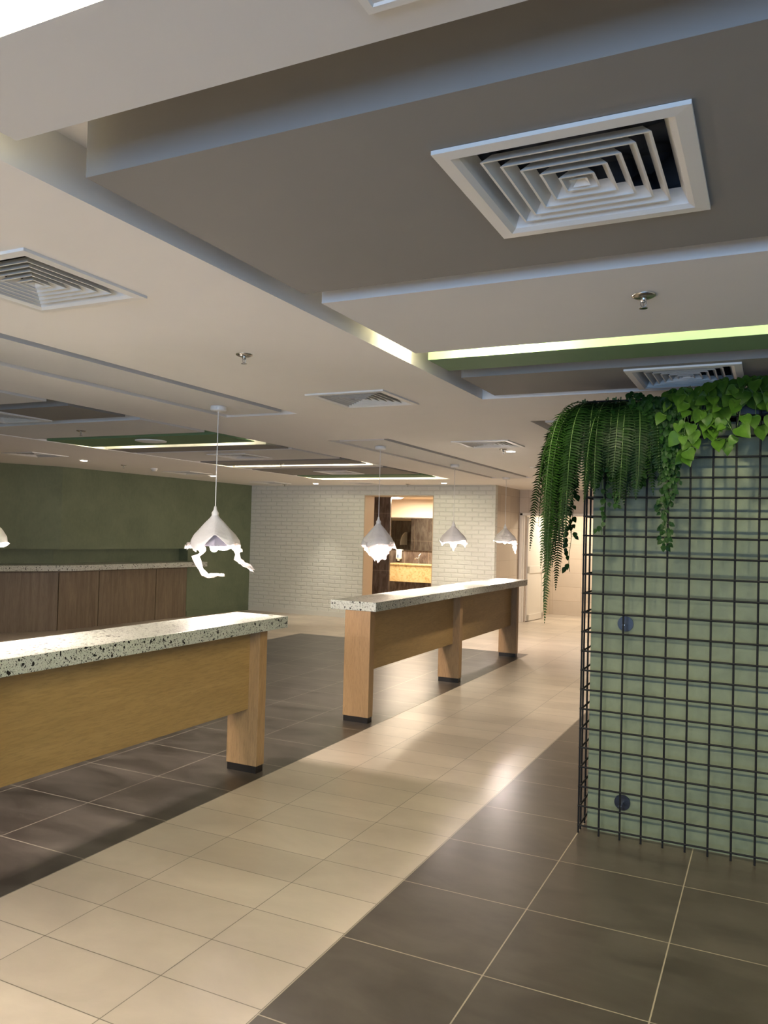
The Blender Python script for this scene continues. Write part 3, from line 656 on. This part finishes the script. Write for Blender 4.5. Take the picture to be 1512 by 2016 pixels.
pendant((PX, 9.57), 'draped white pendant lamp with a short centre tip, right of the washroom opening', dict(seed=21, apex=1.80, R=.17, H=.205, rimw=1.6, tails=[
    (1.6, 1, [(.13, .19, .12, 0), (.09, .25, .08, 0), (.07, .31, .02, 0)]),
    (0.2, 1, [(.15, .19, .20, 0), (.17, .225, .12, 0), (.15, .25, .05, 0)])]))
pendant((PX, 11.78), 'farthest draped white pendant lamp, its cloth hanging to the right beside the tiled passage', dict(seed=31, apex=1.81, R=.17, H=.205, tails=[
    (0.5, 1, [(.14, .19, .22, 0), (.16, .26, .20, 0), (.16, .32, .12, 0), (.17, .37, .03, 0)])]))
pendant((PX, 2.72), 'draped white pendant lamp cut off by the left picture edge', dict(seed=41, apex=1.79, R=.175, H=.215, fold=.5, tails=[
    (3.0, 1, [(.15, .20, .14, 0), (.16, .27, .12, 0), (.15, .34, .03, 0)])]))

# ------------------------------------------------------------ long bar-height tables
def bar_table(y0, y1, label, legs):
    root = empty('bar_table', (-3.235, y0, 0), label, 'table', 'long terrazzo topped tables')
    L = y1-y0
    b = MB(); b.box(-.27, .18, 0, L, .97, 1.05); b.build('tabletop', M['terrazzo'], root, 0.003)
    for k, ly in enumerate(legs):
        lg = MB(); lg.box(-.125, .125, ly-y0, ly-y0+.09, .05, .97); lo = lg.build('leg', M['oak_v'], root, 0.002)
        p = MB(); p.box(-.119, .119, ly-y0+.005, ly-y0+.085, 0, .05); po = p.build('leg_plinth', M['plinth'], lo)
        po['label'] = 'black plinth'
    for k in range(len(legs)-1):
        b = MB(); b.box(-.09, .045, legs[k]+.09-y0, legs[k+1]-y0, .43, .97); b.build('modesty_panel', M['oak_h'], root, 0.002)
bar_table(0.05, 4.78, 'oak table with speckled terrazzo top running out of the left picture edge', [0.12, 2.32, 4.52])
bar_table(6.17, 10.93, 'oak table with speckled terrazzo top, farther one in front of the brick wall', [6.18, 8.40, 10.62])

# ------------------------------------------------------------ bar along the green wall
br = empty('wall_bar', (0, 0, 0), 'walnut fronted bar ledge with terrazzo top against the green wall', 'bar counter')
b = MB(); wallstrip(b, [E_+(A-E_).normalized()*.12, B_, C_], .945, 1.03, .60, .38); b.build('worktop', M['terrazzo'], br, 0.003)
def seg(p, q, t0, t1): d_ = (q-p); return [p+d_*t0, p+d_*t1]
LAB = (B_-E_).length
cuts = [0.0, 0.34, 0.80, 1.0]
ys_ = [11.73, 10.97, 9.73, 8.96]
for k in range(3):
    P0, P1 = pAB(ys_[k]-.007), pAB(ys_[k+1]+.007)
    b = MB(); wallstrip(b, [P0, P1], .0, .90, .02, 0.0); b.build('front_panel', M['walnut'], br)
for k in range(3):
    P0, P1 = B_.lerp(C_, k/3+.002), B_.lerp(C_, (k+1)/3-.002)
    b = MB(); wallstrip(b, [P0, P1], .0, .90, .02, 0.0); b.build('front_panel', M['walnut'], br)
b = MB(); wallstrip(b, [E_, B_, C_], .90, .945, .05, -.012); b.build('shadow_rail', M['walnut'], br)
b = MB(); wallstrip(b, [E_, B_, C_], .0, .90, .05, -.022); b.build('carcass', M['plinth'], br)
P0 = Vector((-10.39, 8.17, 0)); so = empty('wall_socket', (P0.x, P0.y, .30), 'white socket plate on the walnut bar front at the left picture edge', 'socket')
so.rotation_euler.z = math.atan2(nBC.y, nBC.x)
b = MB(); b.box(0, .012, -.045, .045, 0, .09); b.build('plate', M['white'], so, .003)
b = MB(); b.box(.012, .014, -.022, .022, .03, .06); b.build('outlet', M['offwhite'], so)

# ------------------------------------------------------------ partition with wire mesh and plants
GX, GY, SX, SZ, GT = -0.953, 4.56, 0.1123, 0.1083, 2.43
b = MB(); b.box(-0.92, 1.2, 4.64, 5.00, 0, 2.299); struct(b, 'wall_partition', M['pillar'], 'sage green freestanding partition behind the black wire mesh')
wm = empty('wire_mesh_screen', (GX, GY, 0), 'black welded wire mesh screen standing in front of the sage green partition', 'wire mesh')
b = MB(); r = .0054
nx = 18; nz = 23
for i in range(nx+1): b.tube([(i*SX, 0, 0.0), (i*SX, 0, GT)], r, 8)
for k in range(nz): z = .045+k*SZ; b.tube([(-.004, -r*1.2, z), (nx*SX, -r*1.2, z)], r, 8)
b.build('front_grid', M['black'], wm)
b = MB()
for i in range(4): b.tube([(0, .058+i*SX, 0.0), (0, .058+i*SX, GT)], r, 8)
for k in range(nz): z = .045+k*SZ; b.tube([(r*1.2, 0, z), (r*1.2, .44, z)], r, 8)
b.build('side_grid', M['black'], wm)
for z in (0.185, 1.18):
    b = MB(); b.tube([(.225, .072, z), (.225, .08, z)], .043, 32); dk = b.build('mounting_disc', M['disc'], wm)
    b = MB(); b.tube([(.225, .0, z), (.225, .075, z)], .007, 10); b.build('fixing_bolt', M['chrome'], dk)

pt = empty('planter_trough', (0, 0, 2.30), 'dark planter trough on top of the partition behind the leaves', 'planter')
b = MB(); b.box(-0.93, 1.2, 4.62, 4.98, 0, .02); b.box(-0.93, 1.2, 4.62, 4.64, 0, .13); b.box(-0.93, 1.2, 4.96, 4.98, 0, .13); b.box(-.93, -.91, 4.62, 4.98, 0, .13); b.build('trough', M['plinth'], pt)
b = MB(); b.box(-0.91, 1.2, 4.64, 4.96, .02, .10); b.build('soil', simple('potting_soil', (.02, .014, .009, 1), .9), pt)

def frond(parent, p0, hd, L, rise, droop, wmax, rng, mat, pale=False, n=46, rev=0.0):
    """boston fern frond: rachis leaves p0 in direction hd, rises, arches over and hangs"""
    hd = Vector((hd[0], hd[1], 0)).normalized(); pts = []; p = Vector(p0); ang = rise
    ds = L/n; bend = (rise+pi/2*0.97)
    lat = rng.uniform(-.25, .25)
    for i in range(n+1):
        pts.append(p.copy()); s = i/n
        a = rise-bend*(1-exp(-droop*s))/(1-exp(-droop))
        side = Vector((-hd.y, hd.x, 0))*lat*s*0.35
        p = p+(hd*cos(a)+Vector((0, 0, 1))*sin(a)+side).normalized()*ds
    b = MB(); b.tube(pts[::2]+[pts[-1]] if n % 2 else pts[::2], [.0022*(1-i/(n/2+1))+.0005 for i in range(len(pts[::2]) + (1 if n % 2 else 0))], 5, 1)
    yaw = rng.uniform(-.5, .5)
    for i in range(2, n+1):
        s = i/n; d = (pts[i]-pts[i-1]).normalized()
        # blade plane: lateral vector mostly parallel to the wall
        sidev = Vector((-hd.y, hd.x, 0)); sidev = (sidev*cos(yaw)+hd*sin(yaw)); sidev = (sidev-d*sidev.dot(d)).normalized()
        nv = d.cross(sidev).normalized()
        w = wmax*min(1, s*7+.25)*(1-s**3.2)+.004
        for sg in (-1, 1):
            q = pts[i]; w_ = w*rng.uniform(.88, 1.1)
            dirv = (sidev*sg*1.0+d*(.10+.28*s)+nv*rng.uniform(-.22, .10)).normalized(); wd = ds*.34
            tip = q+dirv*w_+Vector((0, 0, -1))*w_*.10*rng.uniform(.3, 1.4); mid = q+dirv*w_*.45+nv*.0015
            b.add([q-d*wd, q+d*wd, mid+d*wd*.95, tip, mid-d*wd*.95], [(0, 1, 2, 4), (4, 2, 3)], 0)
    o = b.build('frond', [mat, M['stem_pale'] if pale else M['stem']], parent); return o
def fern(loc, label, specs, seed):
    rng = random.Random(seed); root = empty('boston_fern', (0, 0, 0), label, 'fern', 'hanging ferns on the partition'); root.location = loc
    for (p, hd, L, rise, droop, w, light, pale) in specs:
        frond(root, p, hd, L, rise, droop, w, rng, M['fern_light'] if light else M['fern'], pale, n=max(24, int(L/.0150)))
    b = MB()
    for k in range(16):
        a = rng.uniform(0, 6.28); rr = rng.uniform(0, .07); b.tube([(rr*cos(a), rr*sin(a), -.04), (rr*cos(a)*1.3, rr*sin(a)*1.3, .04)], .004, 5)
    b.build('crown', M['stem'], root)
rg = random.Random(5)
# corner fern spilling to the left side
sp = []
for k in range(22):
    a = rg.uniform(pi*0.80, pi*1.42); L = rg.choice([.55, .75, .95, 1.1])*rg.uniform(.9, 1.12)
    sp.append(((rg.uniform(-.03, .03), rg.uniform(-.1, .1), 0), (cos(a), sin(a)), L, rg.uniform(.1, .6), rg.uniform(6, 11), rg.uniform(.065, .085), k % 3 == 0, k % 6 == 0))
sp.append(((0, -.05, 0), (-.8, -.6), 1.36, .4, 10, .07, True, False)); sp.append(((0, -.08, 0), (-.85, -.5), 1.28, .3, 10, .065, True, False)); sp.append(((0, .05, 0), (-1, -.1), 1.2, .3, 9, .065, True, False))
for (hx, hy, L, ri, dr, lt) in ((-1, -.2, .62, .45, 3.0, True), (-1, .1, .70, .30, 3.2, False), (-1, -.45, .66, .35, 3.6, False), (-.95, .3, .8, .30, 4.0, True), (-.9, -.6, .85, .3, 4.4, False), (-1, .0, 1.0, .2, 4.6, False)):
    sp.append(((0, 0, 0), (hx, hy), L, ri, dr, .075, lt, False))
fern((-0.93, 4.64, 2.41), 'dark fern at the corner of the partition, spilling long fronds down its left side', sp, 51)
sp = []
for k in range(27):
    a = rg.uniform(pi*1.15, pi*1.75); L = rg.uniform(.42, .68)
    sp.append(((rg.uniform(-.12, .12), rg.uniform(-.05, .05), 0), (cos(a), sin(a)), L, rg.uniform(.1, .6), rg.uniform(4.5, 8), rg.uniform(.07, .09), k % 7 == 0, k % 5 == 0))
fern((-0.80, 4.60, 2.41), 'dark fern hanging over the mesh front, between the corner fern and the small-leaved vine', sp, 52)
sp = []
for k in range(17):
    a = rg.uniform(pi*1.3, pi*1.8); L = rg.uniform(.35, .6)
    sp.append(((rg.uniform(-.06, .06), rg.uniform(-.05, .05), 0), (cos(a), sin(a)), L, rg.uniform(.1, .5), rg.uniform(5, 8), rg.uniform(.055, .07), k % 6 == 0, False))
fern((-0.66, 4.60, 2.40), 'small dark fern squeezed behind the dense small-leaved vine', sp, 53)

def leaf(b, p, d, nrm, ln, wd, heart=True, mi=0, fold=.25, curl=.15):
    d = d.normalized(); sd = d.cross(nrm).normalized(); nrm = sd.cross(d).normalized()
    prof = [(0, .0), (-.06, .30), (.10, .47), (.32, .50), (.58, .38), (.82, .17), (1.0, 0)] if heart else [(0, 0), (.1, .3), (.35, .48), (.6, .40), (.85, .18), (1.0, 0)]
    vs = []; n = len(prof)
    for (t, w) in prof:
        c = p+d*(t*ln)-nrm*(curl*ln*t*t); vs.append(c)
    for sgn in (-1, 1):
        for (t, w) in prof: vs.append(p+d*(t*ln)+sd*(sgn*w*wd)-nrm*(curl*ln*t*t)+nrm*(fold*w*wd))
    fs = []
    for i in range(n-1):
        fs.append((i, i+1, n+i+1, n+i)); fs.append((i+1, i, 2*n+i, 2*n+i+1))
    b.add(vs, fs, mi, True)
def strand(parent, p0, L, rng, ln, mat, step, hdir=(0, -1), out=.1, sway=.05, heart=True, spread=.03, dense=1):
    pts = [Vector(p0)]; p = Vector(p0); n = max(4, int(L/.04)); hd = Vector((hdir[0], hdir[1], 0)).normalized(); dx = rng.uniform(-1, 1)*sway
    ph = rng.uniform(0, 6)
    for i in range(n):
        s = i/n
        if s*L < out*1.3: p = p+hd*.030+Vector((0, 0, -.01+.015*(1-s)))
        else: p = p+Vector((dx*.10+.006*sin(ph+i*.9), .002*sin(ph+i), -.04))
        pts.append(p.copy())
    b = MB(); b.tube(pts, .0018, 5, 1)
    acc = 0
    for i in range(len(pts)-1):
        a, c = pts[i], pts[i+1]; m = (c-a).length; k = 0
        while acc < m:
            q = a+(c-a)*(acc/m)
            for _ in range(dense):
                an = rng.uniform(0, pi) ; o = Vector((cos(an), -abs(sin(an))*.8, rng.uniform(-.3, .3)))
                base = q+o*spread*rng.uniform(.3, 1)
                dr = (o*.45+Vector((rng.uniform(-.5, .5), rng.uniform(-.25, .05), -rng.uniform(.45, 1.0)))).normalized()
                nr = Vector((rng.uniform(-.45, .45), -1, rng.uniform(-.1, .65))).normalized()
                l_ = ln*rng.uniform(.65, 1.2)
                b.tube([q, base], .0009, 4, 1, caps=False)
                leaf(b, base, dr, nr, l_, l_*.92 if heart else l_*.8, heart, 0, rng.uniform(.1, .4), rng.uniform(0, .35))
            acc += step*rng.uniform(.6, 1.4)
        acc -= m
    return b.build('strand', [mat, M['stem']], parent)
def vine(loc, label, cat, name, mat, specs, seed, ln, step, heart, spread, dense=1, group=None):
    rng = random.Random(seed); root = empty(name, loc, label, cat, group)
    for (p, L, hd, sway) in specs: strand(root, p, L, rng, ln, mat, step, hd, .07, sway, heart, spread, dense)
    return root
G = 'small-leaved vines trailing over the mesh'
vine((-0.52, 4.60, 2.42), 'dense small-leaved green vine between fern and heart-leaved plant, one strand reaching lowest', 'vine', 'trailing_vine', M['vine'],
     [((x, rg.uniform(-.03, .02), rg.uniform(-.04, .03)), L, (rg.uniform(-.3, .3), -1), sw) for x, L, sw in ((-.14, .45, -.2), (-.10, .58, -.3), (-.08, .35, .2), (-.03, .62, .1), (0, .50, 0), (.02, .92, .0), (.04, .66, .1), (.06, .45, .2), (.09, .38, .3), (.10, .55, .1), (-.05, .5, -.6), (.12, .3, .5), (-.15, .62, -.1), (.0, .4, .3), (.05, .7, -.1))], 61, .034, .014, False, .028, 2, G)
vine((-0.83, 4.59, 2.38), 'thin small-leaved vine strand below the fern, left of the other strands on the mesh', 'vine', 'trailing_vine', M['vine'],
     [((0.0, -.01, 0), .84, (0, -1), 0.0), ((.02, -.01, -.02), .70, (0, -1), -.03)], 62, .040, .026, False, .03, 1, G)
vine((-0.70, 4.59, 2.38), 'short small-leaved vine strand below the fern, next to the dense vine', 'vine', 'trailing_vine', M['vine'],
     [((0.0, -.01, 0), .58, (0, -1), 0.0), ((.03, -.01, -.02), .50, (.2, -1), .1), ((.07, -.01, -.02), .46, (.2, -1), .1)], 63, .038, .024, False, .03, 1, G)
vine((-0.985, 4.74, 2.36), 'small-leaved vine hanging down the left side of the mesh behind the long fronds', 'vine', 'trailing_vine', M['vine'],
     [((0, 0, 0), 1.06, (-1, -.1), 0.02), ((.0, .06, 0), .85, (-1, 0), .03)], 64, .042, .03, False, .03, 1, G)
GP = 'heart-leaved plants on the partition'
vine((-0.33, 4.58, 2.43), 'bright green heart-leaved plant right of the dense small-leaved vine', 'pothos', 'pothos_plant', M['pothos'],
     [((rg.uniform(-.14, .12), rg.uniform(-.04, .02), rg.uniform(-.04, .05)), L, (rg.uniform(-.6, .6), -1), rg.uniform(-.3, .3)) for L in (.12, .2, .28, .34, .42, .50, .25, .18, .40, .46, .30, .14, .10, .38, .44, .22)], 71, .070, .052, True, .045, 1, GP)
vine((-0.10, 4.58, 2.45), 'bright green heart-leaved plant with the largest leaves, cut by the right picture edge', 'pothos', 'pothos_plant', M['pothos'],
     [((rg.uniform(-.15, .15), rg.uniform(-.04, .02), rg.uniform(-.05, .06)), L, (rg.uniform(-.6, .6), -1), rg.uniform(-.3, .3)) for L in (.1, .16, .22, .3, .40, .26, .18, .12, .36, .46, .22, .14, .42, .34, .28)], 72, .082, .055, True, .05, 1, GP)
vine((0.07, 4.58, 2.42), 'heart-leaved plant trailing lower at the right picture edge', 'pothos', 'pothos_plant', M['pothos'],
     [((rg.uniform(-.06, .12), rg.uniform(-.04, .02), rg.uniform(-.04, .05)), L, (rg.uniform(-.4, .4), -1), rg.uniform(-.2, .2)) for L in (.3, .55, .62, .2, .45, .15, .5)], 73, .080, .06, True, .05, 1, GP)
